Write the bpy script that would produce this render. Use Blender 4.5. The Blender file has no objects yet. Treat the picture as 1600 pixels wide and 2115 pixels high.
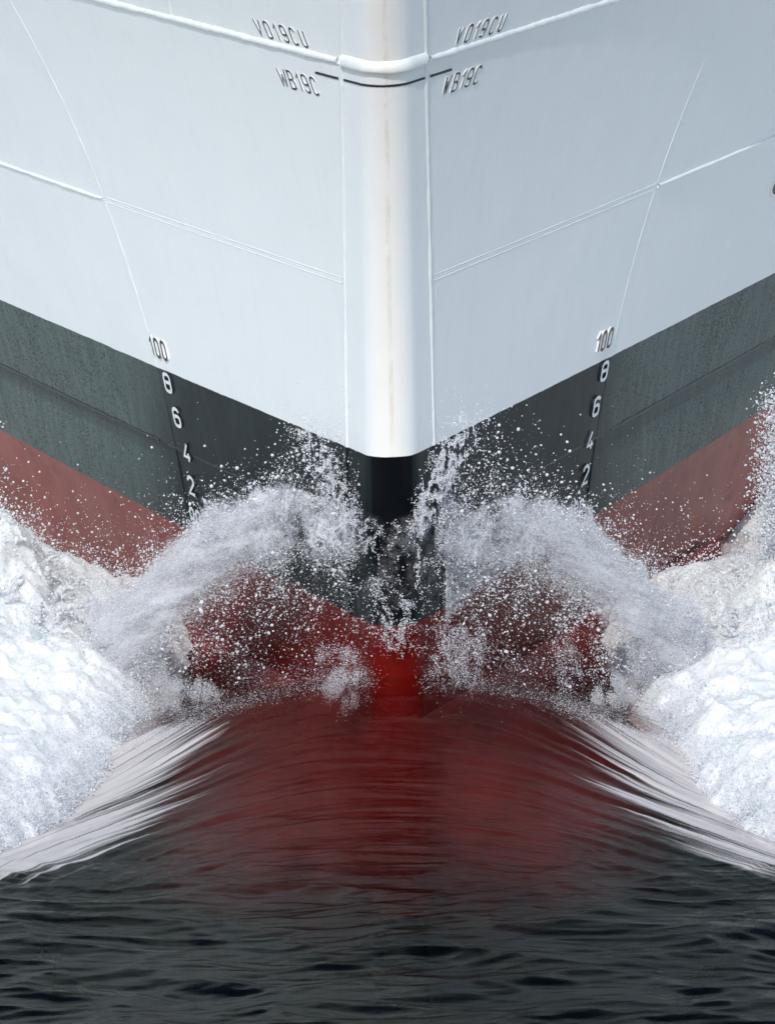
import bpy, math, random
import numpy as np
from mathutils import Vector, Matrix

random.seed(7)
RNG = np.random.default_rng(11)
scene = bpy.context.scene
COL = scene.collection

# ---------------------------------------------------------------- camera
PITCH, DIST = 0.23219, 55.0
cam_d = bpy.data.cameras.new('camera')
cam_d.sensor_fit = 'VERTICAL'
cam_d.sensor_height = 36.0
cam_d.lens = 36.0 * 20399.5 / 2115.0
cam_d.clip_start = 1.0
cam_d.clip_end = 9000.0
cam = bpy.data.objects.new('camera', cam_d)
COL.objects.link(cam)
cam.location = (-0.0622, -DIST * math.cos(PITCH), 1.6 + 0.0206 + DIST * math.sin(PITCH))
cam.rotation_euler = (math.pi / 2 - PITCH, 0, 0)
scene.camera = cam

# ---------------------------------------------------------------- sky and sun
SUN_EL, SUN_AZ = math.radians(40), math.radians(11.5)      # azimuth: to the viewer's left of the bow axis
world = bpy.data.worlds.new('World')
scene.world = world
world.use_nodes = True
wn = world.node_tree.nodes
wl_ = world.node_tree.links
wn.clear()
sky = wn.new('ShaderNodeTexSky')
sky.sky_type = 'NISHITA'
sky.sun_disc = False
sky.sun_elevation = SUN_EL
sky.sun_rotation = math.pi + SUN_AZ
sky.air_density = 1.0
sky.dust_density = 1.0
sky.ozone_density = 1.0
bg = wn.new('ShaderNodeBackground')
bg.inputs['Strength'].default_value = 0.14
wo = wn.new('ShaderNodeOutputWorld')
wl_.new(sky.outputs[0], bg.inputs['Color'])
wl_.new(bg.outputs[0], wo.inputs['Surface'])

sun_d = bpy.data.lights.new('sun', 'SUN')
sun_d.energy = 2.6
sun_d.angle = math.radians(0.6)
sun_d.color = (1.0, 0.965, 0.91)
sun = bpy.data.objects.new('sun', sun_d)
COL.objects.link(sun)
to_sun = Vector((-math.sin(SUN_AZ) * math.cos(SUN_EL), -math.cos(SUN_AZ) * math.cos(SUN_EL), math.sin(SUN_EL)))
sun.rotation_euler = (-to_sun).to_track_quat('-Z', 'Y').to_euler()
sun.location = to_sun * 80

scene.view_settings.view_transform = 'Standard'
scene.view_settings.look = 'None'
scene.view_settings.gamma = 1.0
scene.view_settings.use_curve_mapping = False
scene.view_settings.exposure = 0.09
scene.render.engine = 'CYCLES'
scene.cycles.transparent_max_bounces = 18
scene.cycles.max_bounces = 5
scene.cycles.use_adaptive_sampling = True
scene.cycles.adaptive_threshold = 0.03
scene.cycles.volume_bounces = 0

# ---------------------------------------------------------------- vector noise (gradient noise, numpy)
_prm = np.random.default_rng(5).permutation(256)
_prm = np.concatenate([_prm, _prm, _prm])
_g = np.random.default_rng(6).normal(size=(256, 3))
_g /= np.linalg.norm(_g, axis=1)[:, None]


def noise(x, y, z=0.0):
    x, y, z = np.broadcast_arrays(np.asarray(x, float), np.asarray(y, float), np.asarray(z, float))
    xi, yi, zi = np.floor(x).astype(int), np.floor(y).astype(int), np.floor(z).astype(int)
    xf, yf, zf = x - xi, y - yi, z - zi
    u, v, w = [t * t * t * (t * (t * 6 - 15) + 10) for t in (xf, yf, zf)]
    out = np.zeros(x.shape)
    for dx in (0, 1):
        for dy in (0, 1):
            for dz in (0, 1):
                h = _prm[_prm[_prm[(xi + dx) & 255] + ((yi + dy) & 255)] + ((zi + dz) & 255)]
                g = _g[h]
                d = g[..., 0] * (xf - dx) + g[..., 1] * (yf - dy) + g[..., 2] * (zf - dz)
                out += d * (u if dx else 1 - u) * (v if dy else 1 - v) * (w if dz else 1 - w)
    return out * 1.5


def fbm(x, y, z=0.0, o=3):
    s, a, f = 0.0, 1.0, 1.0
    for i in range(o):
        s = s + a * noise(x * f + 13.1 * i, y * f + 7.7 * i, np.asarray(z) * f + 3.3 * i)
        a *= 0.5
        f *= 2.03
    return s


def sstep(a, b, x):
    t = np.clip((np.asarray(x, float) - a) / (b - a), 0, 1)
    return t * t * (3 - 2 * t)


# ---------------------------------------------------------------- hull form (ship space: x athwart, y aft, z up from still water)
RN = 0.165            # radius of the rounded stem bar
Z_RED, Z_WHITE = 0.95, 1.92
Z_CHINE, Z_SEAM, Z_WELD, Z_LINE = 1.4427, 2.9097, 4.2495, 4.1423
Z_BOT, Z_TOP = -3.0, 6.4
YAW, ROLL = 0.01647, 0.02069


def half_w(z):
    return 0.245 - 0.0055 * np.clip(np.asarray(z, float) - 1.9, 0, 6)


def alpha(z):
    t = np.clip(np.asarray(z, float), -1.5, 4.7) - 1
    return np.radians(23.69458 + 2.94518 * t - 0.01957 * t * t)


def stem_y(z):
    t0 = np.maximum(np.asarray(z, float) - 1.0, 0)
    t = np.minimum(t0, 3.7)
    return 0.07885 * t - 0.08627 * t * t - 0.35 * (t0 - t)


RV = 0.1154


def tip_y(z):
    a = alpha(z)
    return stem_y(z) + (RN - RV) * (1 / np.sin(a) - 1)


def weld_y(z):
    a = alpha(z)
    return stem_y(z) + RV - RV * np.sin(a) + (half_w(z) - RV * np.cos(a)) / np.tan(a)


def plate(z, L, sg):
    """point on a shell plate, L metres aft of the stem weld, side sg"""
    z = np.asarray(z, float); L = np.asarray(L, float)
    a = alpha(z)
    return np.stack(np.broadcast_arrays(sg * (half_w(z) + L * np.sin(a) - 0.00182 * L * L), weld_y(z) + L * np.cos(a), z), -1)


def frame_L(z):
    return (2.474 + 0.06256 * (np.asarray(z, float) - 1) - weld_y(z)) / np.cos(alpha(z))


def L_at(z, y):
    return (y - weld_y(z)) / np.cos(alpha(z))


def stem_pt(z, q):
    """q in [-1,1] across the stem plate from weld to weld"""
    z = np.asarray(z, float); q = np.asarray(q, float)
    z, q = np.broadcast_arrays(z, q)
    a = alpha(z)
    arc = RN * (math.pi / 2 - a)
    flat = (half_w(z) - RN * np.cos(a)) / np.sin(a)
    s = np.abs(q) * (arc + flat)
    th = np.minimum(s, arc) / RN
    over = np.maximum(s - arc, 0)
    x = RN * np.sin(th) + over * np.sin(a)
    y = tip_y(z) + RN - RN * np.cos(th) + over * np.cos(a)
    return np.stack([np.sign(q) * x, y, z], -1)


def plate_n(z, L, sg):
    e = 1e-3
    p = plate(z, L, sg)
    n = np.cross(plate(z, L + e, sg) - p, plate(np.asarray(z) + e, L, sg) - p) * sg
    n = -n if False else n
    n /= np.linalg.norm(n, axis=-1, keepdims=True)
    flip = np.sign(n[..., 0] * sg)[..., None]
    return n * np.where(flip == 0, 1, flip)


def hull_y(x, z):
    """y of the shell at half breadth x"""
    b = np.abs(x)
    hw = half_w(z)
    a = alpha(z)
    th = np.arcsin(np.clip(b / RN, 0, np.cos(a)))
    yn = tip_y(z) + RN - RN * np.cos(th) + np.maximum(b - RN * np.cos(a), 0) / np.tan(a)
    return np.where(b < hw, yn, weld_y(z) + (b - hw) / np.tan(a))


# ---------------------------------------------------------------- node helpers
class NT:
    def __init__(self, mat):
        mat.use_nodes = True
        self.t = mat.node_tree
        self.t.nodes.clear()

    def n(self, typ, **kw):
        nd = self.t.nodes.new(typ)
        ins = kw.pop('ins', {})
        for k, v in kw.items():
            setattr(nd, k, v)
        for k, v in ins.items():
            if hasattr(v, 'is_output'):
                self.t.links.new(v, nd.inputs[k])
            else:
                nd.inputs[k].default_value = v
        return nd

    def math(self, op, a, b=None, c=None, clamp=False):
        nd = self.t.nodes.new('ShaderNodeMath')
        nd.operation = op
        nd.use_clamp = clamp
        for i, v in enumerate((a, b, c)):
            if v is None:
                continue
            if hasattr(v, 'is_output'):
                self.t.links.new(v, nd.inputs[i])
            else:
                nd.inputs[i].default_value = v
        return nd.outputs[0]

    def mix(self, fac, a, b, typ='MIX'):
        nd = self.t.nodes.new('ShaderNodeMix')
        nd.data_type = 'RGBA'
        nd.blend_type = typ
        for k, v in ((0, fac), (6, a), (7, b)):
            if hasattr(v, 'is_output'):
                self.t.links.new(v, nd.inputs[k])
            else:
                nd.inputs[k].default_value = v
        return nd.outputs[2]

    def step(self, x, a, b):
        nd = self.t.nodes.new('ShaderNodeMapRange')
        nd.interpolation_type = 'SMOOTHSTEP'
        self.t.links.new(x, nd.inputs[0])
        nd.inputs[1].default_value = a
        nd.inputs[2].default_value = b
        return nd.outputs[0]

    def noise(self, co, scale, detail=3, rough=0.5, sc=None):
        if sc is not None:
            mp = self.n('ShaderNodeMapping', ins={'Vector': co, 'Scale': sc})
            co = mp.outputs[0]
        return self.n('ShaderNodeTexNoise', ins={'Vector': co, 'Scale': scale, 'Detail': detail, 'Roughness': rough}).outputs[0]


def c4(r, g, b):
    return (r, g, b, 1.0)


# ---------------------------------------------------------------- materials
def mat_hull():
    m = bpy.data.materials.new('ship_paint')
    k = NT(m)
    co = k.n('ShaderNodeTexCoord').outputs['Object']
    sep = k.n('ShaderNodeSeparateXYZ', ins={0: co})
    X, Y, Z = sep.outputs
    ax = k.math('ABSOLUTE', X)
    edge = k.noise(co, 6, 3)
    zz = k.math('ADD', Z, k.math('MULTIPLY', k.math('SUBTRACT', edge, 0.5), 0.012))
    is_white = k.step(zz, Z_WHITE - 0.002, Z_WHITE + 0.002)
    is_red = k.step(zz, Z_RED + 0.003, Z_RED - 0.003)
    # white topsides: faint runs and grime
    runs = k.noise(co, 3.0, 5, 0.6, (5, 5, 0.35))
    cloud = k.noise(co, 1.3, 3)
    wht = k.mix(k.step(runs, 0.5, 0.8), c4(0.80, 0.84, 0.842), c4(0.765, 0.81, 0.812))
    wht = k.mix(k.math('MULTIPLY', k.step(cloud, 0.45, 0.75), 0.35), wht, c4(0.76, 0.81, 0.82))
    # rust-tinted run down the middle of the stem
    sx = k.math('ADD', X, k.math('MULTIPLY', k.math('SUBTRACT', k.noise(co, 1.2, 2, 0.5, (0, 0, 1)), 0.5), 0.02))
    sx = k.math('ABSOLUTE', k.math('SUBTRACT', sx, 0.006))
    stain = k.math('MULTIPLY', k.step(sx, 0.017, 0.008), k.step(k.noise(co, 5, 5, 0.65, (6, 6, 0.7)), 0.36, 0.66))
    wht = k.mix(k.math('MULTIPLY', k.step(k.math('SUBTRACT', ax, k.math('MULTIPLY', runs, 0.06)), 0.10, 0.02), 0.8), wht, c4(0.84, 0.82, 0.79))
    wht = k.mix(k.math('MULTIPLY', stain, 0.38), wht, c4(0.60, 0.52, 0.40))
    # dark boot topping: worn and speckled away from the wet forefoot
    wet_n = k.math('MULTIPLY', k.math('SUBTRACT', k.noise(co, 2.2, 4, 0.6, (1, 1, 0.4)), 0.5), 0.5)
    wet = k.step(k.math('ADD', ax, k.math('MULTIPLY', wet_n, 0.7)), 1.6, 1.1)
    streak = k.noise(co, 4.0, 4, 0.6, (4.5, 4.5, 0.3))
    dry = k.mix(k.step(streak, 0.35, 0.7), c4(0.058, 0.089, 0.086), c4(0.092, 0.130, 0.124))
    spk = k.noise(co, 62, 2, 0.5, (1, 1, 1.2))
    area = k.noise(co, 1.6, 3, 0.6)
    thr = k.math('SUBTRACT', spk, k.math('MULTIPLY', k.math('SUBTRACT', area, 0.5), -0.25))
    dry = k.mix(k.math('MULTIPLY', k.step(thr, 0.57, 0.60), k.step(ax, 0.95, 1.5)), dry, c4(0.012, 0.016, 0.018))
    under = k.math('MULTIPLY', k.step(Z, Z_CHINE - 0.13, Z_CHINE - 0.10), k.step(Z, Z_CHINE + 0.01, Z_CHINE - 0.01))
    dry = k.mix(k.math('MULTIPLY', k.math('MULTIPLY', under, k.step(ax, 1.0, 1.4)), 0.55), dry, c4(0.030, 0.042, 0.047))  # shade of the knuckle ledge painted in below it
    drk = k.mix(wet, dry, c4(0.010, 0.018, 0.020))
    drk = k.mix(k.step(ax, 0.125, 0.105), drk, c4(0.003, 0.004, 0.006))       # near-black strip down the middle of the stem
    # antifouling red
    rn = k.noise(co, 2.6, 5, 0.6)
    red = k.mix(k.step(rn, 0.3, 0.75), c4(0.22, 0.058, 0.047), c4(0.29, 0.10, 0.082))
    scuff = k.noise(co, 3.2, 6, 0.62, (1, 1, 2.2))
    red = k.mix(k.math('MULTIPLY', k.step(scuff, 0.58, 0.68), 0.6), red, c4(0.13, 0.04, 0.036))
    red = k.mix(k.step(k.math('ADD', ax, k.math('MULTIPLY', wet_n, 0.6)), 1.4, 1.05), red, c4(0.13, 0.009, 0.007))  # wet red, also darkened for the shade of the spray
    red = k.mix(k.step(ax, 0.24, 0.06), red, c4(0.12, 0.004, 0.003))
    # red painted darker with depth, as if light were lost in the water
    depth_fade = k.math('ADD', Z, k.math('MULTIPLY', k.math('SUBTRACT', scuff, 0.5), 0.5))
    red = k.mix(k.step(depth_fade, -0.25, -1.0), red, c4(0.012, 0.010, 0.009))
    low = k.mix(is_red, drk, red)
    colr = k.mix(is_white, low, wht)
    wetall = k.math('MULTIPLY', wet, k.math('SUBTRACT', 1.0, is_white))
    rough = k.math('SUBTRACT', k.math('ADD', 0.36, k.math('MULTIPLY', runs, 0.14)), k.math('MULTIPLY', wetall, 0.1))
    b1 = k.math('ADD', k.noise(co, 2.0, 3), k.math('MULTIPLY', k.noise(co, 1.0, 3, 0.5, (2.2, 2.2, 0.9)), 0.35))
    b2 = k.noise(co, 26, 3, 0.6)
    hgt = k.math('ADD', k.math('MULTIPLY', b1, 1.0), k.math('MULTIPLY', b2, 0.045))
    bmp = k.n('ShaderNodeBump', ins={'Strength': 0.5, 'Distance': 0.02, 'Height': hgt})
    p = k.n('ShaderNodeBsdfPrincipled', ins={'Base Color': colr, 'Roughness': rough, 'Normal': bmp.outputs[0], 'Specular IOR Level': k.math('SUBTRACT', k.math('ADD', 0.18, k.math('MULTIPLY', is_white, 0.22)), k.math('MULTIPLY', wetall, 0.10))})
    k.n('ShaderNodeOutputMaterial', ins={'Surface': p.outputs[0]})
    return m


def mat_red():
    m = bpy.data.materials.new('antifouling_red')
    k = NT(m)
    co = k.n('ShaderNodeTexCoord').outputs['Object']
    sep = k.n('ShaderNodeSeparateXYZ', ins={0: co})
    ax = k.math('ABSOLUTE', sep.outputs[0])
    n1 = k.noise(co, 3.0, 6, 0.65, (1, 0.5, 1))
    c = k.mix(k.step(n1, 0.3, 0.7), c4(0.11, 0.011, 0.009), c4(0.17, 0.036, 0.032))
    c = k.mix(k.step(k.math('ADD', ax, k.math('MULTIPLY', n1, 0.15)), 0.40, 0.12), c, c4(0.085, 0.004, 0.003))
    bulb_fade = k.math('ADD', sep.outputs[2], k.math('MULTIPLY', k.math('SUBTRACT', n1, 0.5), 0.3))
    c = k.mix(k.step(bulb_fade, -0.08, -0.55), c, c4(0.012, 0.010, 0.009))  # fade to near-black painted in for light lost underwater
    p = k.n('ShaderNodeBsdfPrincipled', ins={'Base Color': c, 'Roughness': 0.6, 'Specular IOR Level': 0.1})
    k.n('ShaderNodeOutputMaterial', ins={'Surface': p.outputs[0]})
    return m


def mat_plain(name, col, rough=0.5):
    m = bpy.data.materials.new(name)
    k = NT(m)
    co = k.n('ShaderNodeTexCoord').outputs['Object']
    v = k.noise(co, 30, 3)
    cc = k.mix(k.step(v, 0.3, 0.8), c4(*col), c4(*[t * 0.75 for t in col]))
    p = k.n('ShaderNodeBsdfPrincipled', ins={'Base Color': cc, 'Roughness': rough})
    k.n('ShaderNodeOutputMaterial', ins={'Surface': p.outputs[0]})
    return m


def mat_water():
    m = bpy.data.materials.new('sea_water')
    k = NT(m)
    co = k.n('ShaderNodeTexCoord').outputs['Object']
    sp = k.n('ShaderNodeSeparateXYZ', ins={0: co})
    xa = k.math('MINIMUM', k.math('ABSOLUTE', sp.outputs[0]), 2.6)
    yq = k.math('ADD', sp.outputs[1], k.math('MULTIPLY', k.math('MULTIPLY', xa, xa), 0.36))      # lines of flow fan out round the bow
    flow = k.n('ShaderNodeCombineXYZ', ins={0: sp.outputs[0], 1: yq, 2: 0.0}).outputs[0]
    fine = k.noise(co, 1.0, 4, 0.5, (4.5, 15, 6))
    fine2 = k.noise(co, 1.0, 3, 0.6, (30, 75, 20))
    h = k.math('ADD', k.math('MULTIPLY', fine, 1.0), k.math('MULTIPLY', fine2, 0.32))
    bmp = k.n('ShaderNodeBump', ins={'Strength': 0.28, 'Distance': 0.02, 'Height': h})
    fr = k.n('ShaderNodeFresnel', ins={'IOR': 1.36, 'Normal': bmp.outputs[0]})
    back = k.n('ShaderNodeNewGeometry').outputs['Backfacing']
    frf = k.math('MULTIPLY', fr.outputs[0], k.math('SUBTRACT', 1.0, back))      # no internal mirror: the body below is not refracted
    gl = k.n('ShaderNodeBsdfGlossy', ins={'Color': c4(0.56, 0.60, 0.58), 'Roughness': 0.03, 'Normal': bmp.outputs[0]})
    t0 = k.n('ShaderNodeBsdfTransparent', ins={'Color': c4(1, 1, 1)})
    bm2 = k.n('ShaderNodeBump', ins={'Strength': 0.8, 'Distance': 0.03, 'Height': k.noise(flow, 1.0, 3, 0.55, (2.5, 16, 4))})
    rf = k.n('ShaderNodeBsdfRefraction', ins={'Color': c4(1, 1, 1), 'Roughness': 0.03, 'IOR': 1.10, 'Normal': bm2.outputs[0]})
    tr = k.n('ShaderNodeMixShader', ins={0: 0.25, 1: t0.outputs[0], 2: rf.outputs[0]})
    mx = k.n('ShaderNodeMixShader', ins={0: frf, 1: tr.outputs[0], 2: gl.outputs[0]})
    # pale streaks painted on the flanks of the bow wave, standing for bright reflections
    sheen = k.n('ShaderNodeAttribute', attribute_name='sheen_mask').outputs['Fac']
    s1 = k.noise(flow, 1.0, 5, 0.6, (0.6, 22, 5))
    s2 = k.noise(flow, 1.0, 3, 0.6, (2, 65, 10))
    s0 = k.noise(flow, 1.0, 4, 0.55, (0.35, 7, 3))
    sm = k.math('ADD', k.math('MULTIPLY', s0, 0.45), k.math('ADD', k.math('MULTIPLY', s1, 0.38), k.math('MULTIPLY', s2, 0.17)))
    lim = k.math('SUBTRACT', 0.79, k.math('MULTIPLY', sheen, 0.41))
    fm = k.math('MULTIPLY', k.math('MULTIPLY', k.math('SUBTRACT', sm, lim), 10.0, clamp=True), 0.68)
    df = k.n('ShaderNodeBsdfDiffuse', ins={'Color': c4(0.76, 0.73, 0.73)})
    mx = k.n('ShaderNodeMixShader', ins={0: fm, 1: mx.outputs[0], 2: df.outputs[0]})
    va = k.n('ShaderNodeVolumeAbsorption', ins={'Color': c4(0.70, 0.25, 0.20), 'Density': 1.0})
    k.n('ShaderNodeOutputMaterial', ins={'Surface': mx.outputs[0], 'Volume': va.outputs[0]})
    return m


def mat_foam():
    m = bpy.data.materials.new('sea_foam')
    k = NT(m)
    co = k.n('ShaderNodeTexCoord').outputs['Object']
    a = k.noise(co, 2.4, 5, 0.6)
    colr = k.mix(k.step(a, 0.5, 0.75), c4(0.80, 0.82, 0.825), c4(0.66, 0.75, 0.74))
    dk = k.noise(co, 3.6, 6, 0.62)
    colr = k.mix(k.step(dk, 0.60, 0.80), colr, c4(0.36, 0.50, 0.47))
    n1 = k.noise(co, 16, 6, 0.7)
    v = k.n('ShaderNodeTexVoronoi', ins={'Vector': co, 'Scale': 60.0})
    h = k.math('ADD', n1, k.math('MULTIPLY', v.outputs['Distance'], 0.12))
    bmp = k.n('ShaderNodeBump', ins={'Strength': 0.35, 'Distance': 0.02, 'Height': h})
    p = k.n('ShaderNodeBsdfPrincipled', ins={'Base Color': colr, 'Roughness': 0.6, 'Normal': bmp.outputs[0], 'Specular IOR Level': 0.3})
    p.inputs['Subsurface Weight'].default_value = 0.8
    p.inputs['Subsurface Radius'].default_value = (0.9, 1.0, 1.0)
    p.inputs['Subsurface Scale'].default_value = 0.07
    k.n('ShaderNodeOutputMaterial', ins={'Surface': p.outputs[0]})
    return m


def mat_sheet():
    m = bpy.data.materials.new('water_sheet')
    k = NT(m)
    co = k.n('ShaderNodeTexCoord').outputs['Object']
    warp = k.n('ShaderNodeTexNoise', ins={'Vector': co, 'Scale': 7.0, 'Detail': 3.0})
    cw = k.n('ShaderNodeMixRGB', blend_type='ADD', ins={0: 0.10, 1: co, 2: warp.outputs['Color']}).outputs[0]
    n1 = k.noise(cw, 13, 5, 0.6)
    rid = k.math('SUBTRACT', 1.0, k.math('MULTIPLY', k.math('ABSOLUTE', k.math('SUBTRACT', n1, 0.5)), 10.0), clamp=True)
    n2 = k.noise(cw, 42, 4, 0.6)
    rid2 = k.math('SUBTRACT', 1.0, k.math('MULTIPLY', k.math('ABSOLUTE', k.math('SUBTRACT', n2, 0.5)), 9.0), clamp=True)
    fleck = k.step(k.noise(co, 120, 2), 0.56, 0.66)
    edge = k.n('ShaderNodeAttribute', attribute_name='cover').outputs['Fac']
    a = k.math('ADD', k.math('MULTIPLY', rid, 0.75), k.math('ADD', k.math('MULTIPLY', rid2, 0.35), k.math('MULTIPLY', fleck, 0.2)))
    patch = k.step(k.noise(co, 6, 3), 0.36, 0.62)
    a = k.math('MULTIPLY', k.math('MULTIPLY', a, edge), patch, clamp=True)
    d = k.n('ShaderNodeBsdfPrincipled', ins={'Base Color': c4(0.86, 0.88, 0.92), 'Roughness': 0.15, 'IOR': 1.33})
    t = k.n('ShaderNodeBsdfTranslucent', ins={'Color': c4(0.86, 0.88, 0.92)})
    w = k.n('ShaderNodeMixShader', ins={0: 0.4, 1: d.outputs[0], 2: t.outputs[0]})
    tr = k.n('ShaderNodeBsdfTransparent', ins={'Color': c4(0.97, 0.975, 0.98)})
    mx = k.n('ShaderNodeMixShader', ins={0: a, 1: tr.outputs[0], 2: w.outputs[0]})
    k.n('ShaderNodeOutputMaterial', ins={'Surface': mx.outputs[0]})
    return m


def mat_mist():
    m = bpy.data.materials.new('spray_mist')
    k = NT(m)
    fl = k.n('ShaderNodeAttribute', attribute_name='flow').outputs['Vector']
    cov = k.n('ShaderNodeAttribute', attribute_name='cover').outputs['Fac']
    big = k.noise(fl, 1.0, 6, 0.68, (4.5, 8.0, 1.0))
    fine = k.noise(fl, 1.0, 2, 0.7, (80, 120, 1.0))
    v = k.math('ADD', k.math('MULTIPLY', big, 0.72), k.math('MULTIPLY', fine, 0.28))
    lim = k.math('SUBTRACT', 0.74, k.math('MULTIPLY', cov, 0.30))
    a = k.math('MULTIPLY', k.math('MULTIPLY', k.math('SUBTRACT', v, lim), 6.0, clamp=True), 0.8)
    col = c4(0.84, 0.855, 0.89)
    d = k.n('ShaderNodeBsdfDiffuse', ins={'Color': col})
    t = k.n('ShaderNodeBsdfTranslucent', ins={'Color': col})
    w = k.n('ShaderNodeMixShader', ins={0: 0.4, 1: d.outputs[0], 2: t.outputs[0]})
    tr = k.n('ShaderNodeBsdfTransparent', ins={'Color': c4(1, 1, 1)})
    mx = k.n('ShaderNodeMixShader', ins={0: a, 1: tr.outputs[0], 2: w.outputs[0]})
    k.n('ShaderNodeOutputMaterial', ins={'Surface': mx.outputs[0]})
    return m


def mat_drop():
    m = bpy.data.materials.new('spray_drops')
    k = NT(m)
    oi = k.n('ShaderNodeObjectInfo').outputs['Random']
    colr = k.mix(oi, c4(0.80, 0.82, 0.86), c4(0.95, 0.955, 0.97))
    p = k.n('ShaderNodeBsdfPrincipled', ins={'Base Color': colr, 'Roughness': 0.18, 'IOR': 1.33})
    t = k.n('ShaderNodeBsdfTranslucent', ins={'Color': colr})
    mx = k.n('ShaderNodeMixShader', ins={0: 0.42, 1: p.outputs[0], 2: t.outputs[0]})
    k.n('ShaderNodeOutputMaterial', ins={'Surface': mx.outputs[0]})
    return m


M_HULL = mat_hull()
M_WHITE = mat_plain('mark_white', (0.80, 0.82, 0.83), 0.4)
M_BLACK = mat_plain('mark_black', (0.012, 0.018, 0.022), 0.4)
M_WATER = mat_water()
M_RED = mat_red()
M_FOAM = mat_foam()
M_DROP = mat_drop()
M_SHEET = mat_sheet()
M_MIST = mat_mist()


# ---------------------------------------------------------------- object helpers
def mesh_obj(name, verts, faces, mats, parent=None, smooth=True, fmat=None):
    me = bpy.data.meshes.new(name)
    verts = np.asarray(verts, float)
    if isinstance(faces, np.ndarray):
        me.vertices.add(len(verts)); me.vertices.foreach_set('co', verts.ravel())
        nf, w = faces.shape
        me.loops.add(nf * w); me.loops.foreach_set('vertex_index', faces.ravel().astype(np.int32))
        me.polygons.add(nf)
        me.polygons.foreach_set('loop_start', np.arange(0, nf * w, w, dtype=np.int32))
        me.polygons.foreach_set('loop_total', np.full(nf, w, dtype=np.int32))
        me.update(calc_edges=True)
    else:
        me.from_pydata([tuple(v) for v in verts], [], faces)
    for mt in (mats if isinstance(mats, (list, tuple)) else [mats]):
        me.materials.append(mt)
    if fmat is not None:
        me.polygons.foreach_set('material_index', np.asarray(fmat, dtype=np.int32))
    me.polygons.foreach_set('use_smooth', np.full(len(me.polygons), smooth))
    me.update()
    o = bpy.data.objects.new(name, me)
    COL.objects.link(o)
    if parent is not None:
        o.parent = parent
    return o


def tag(o, label=None, cat=None, group=None, kind=None):
    if label: o['label'] = label
    if cat: o['category'] = cat
    if group: o['group'] = group
    if kind: o['kind'] = kind
    return o


def grid_faces(nr, nc):
    i = np.arange(nr - 1)[:, None] * nc + np.arange(nc - 1)[None, :]
    return np.stack([i, i + 1, i + nc + 1, i + nc], -1).reshape(-1, 4)


# ---------------------------------------------------------------- sea
SEA = 0.22           # level of the surface round the bow
FRONT = np.array([(1.0, 14.0), (1.16, 4.5), (1.25, 2.0), (1.33, 0.9), (1.42, 0.3), (1.50, -0.2), (1.68, -0.95), (1.87, -1.55), (2.2, -2.2), (3.0, -3.1), (5.0, -4.1), (9.5, -5.2)])


def front_d(ax, y):
    best = np.full(ax.shape, 1e9); sgn = np.ones(ax.shape)
    for i in range(len(FRONT) - 1):
        a, b = FRONT[i], FRONT[i + 1]
        ab = b - a
        t = np.clip(((ax - a[0]) * ab[0] + (y - a[1]) * ab[1]) / (ab @ ab), 0, 1)
        dx = ax - (a[0] + t * ab[0]); dy = y - (a[1] + t * ab[1])
        d = np.hypot(dx, dy)
        cr = ab[0] * dy - ab[1] * dx
        up = d < best
        best = np.where(up, d, best); sgn = np.where(up, np.sign(cr), sgn)
    return best * sgn


def mound(x, y):
    ax = np.abs(x)
    H = 0.42 * np.exp(-(ax / 1.38) ** 3.0)
    ye = y + 0.12 * ax
    f = np.clip(-ye, 0, None)
    front = 0.40 * np.exp(-(f / 1.9) ** 1.8) + 0.60 * np.exp(-(f / 0.62) ** 1.5)
    back = np.exp(-(np.clip(ye, 0, None) / 0.9) ** 2)
    return H * np.where(ye < 0, front, back)


def sea_z(x, y):
    m = mound(x, y)
    near = sstep(-3.6, -1.6, y) * (1 - sstep(2.2, 3.4, np.abs(x)))
    far = np.clip(np.hypot(x, y) / 60, 0, 1)
    wx = x + 0.25 * noise(x * 0.9, y * 1.4, 4.2)
    wy = y + 0.10 * noise(x * 1.1 + 5, y * 1.2, 9.7)
    sw = 0.060 * noise(wx * 0.55, wy * 1.1, 0.3)
    c1 = (1 - np.abs(noise(wx * 1.2, wy * 3.0, 1.7)) * 2) * 0.034
    c2 = (1 - np.abs(noise(wx * 2.6 + 7, wy * 7.0, 2.9)) * 2) * 0.012
    c3 = noise(wx * 6.5, wy * 17, 5.1) * 0.0050
    calm = 1 - 0.85 * near
    z = SEA + m + (sw + c1 + c2) * calm + c3 * (1 - 0.6 * near)
    # drawn-out ridges where the water is pushed up over the mound
    yw = y + 0.05 * noise(x * 1.3, y * 1.5, 8.8) + 0.36 * np.minimum(np.abs(x), 2.6) ** 2
    st = noise(x * 0.6, yw * 5.0, 11.0) * 0.024 + noise(x * 0.8 + 3, yw * 13, 12.0) * 0.0135 + noise(x * 1.3, yw * 27, 13.0) * 0.0062 + noise(x * 2.2, yw * 50, 14.0) * 0.0020
    return (z + st * near) * (1 - 0.5 * far)


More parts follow.
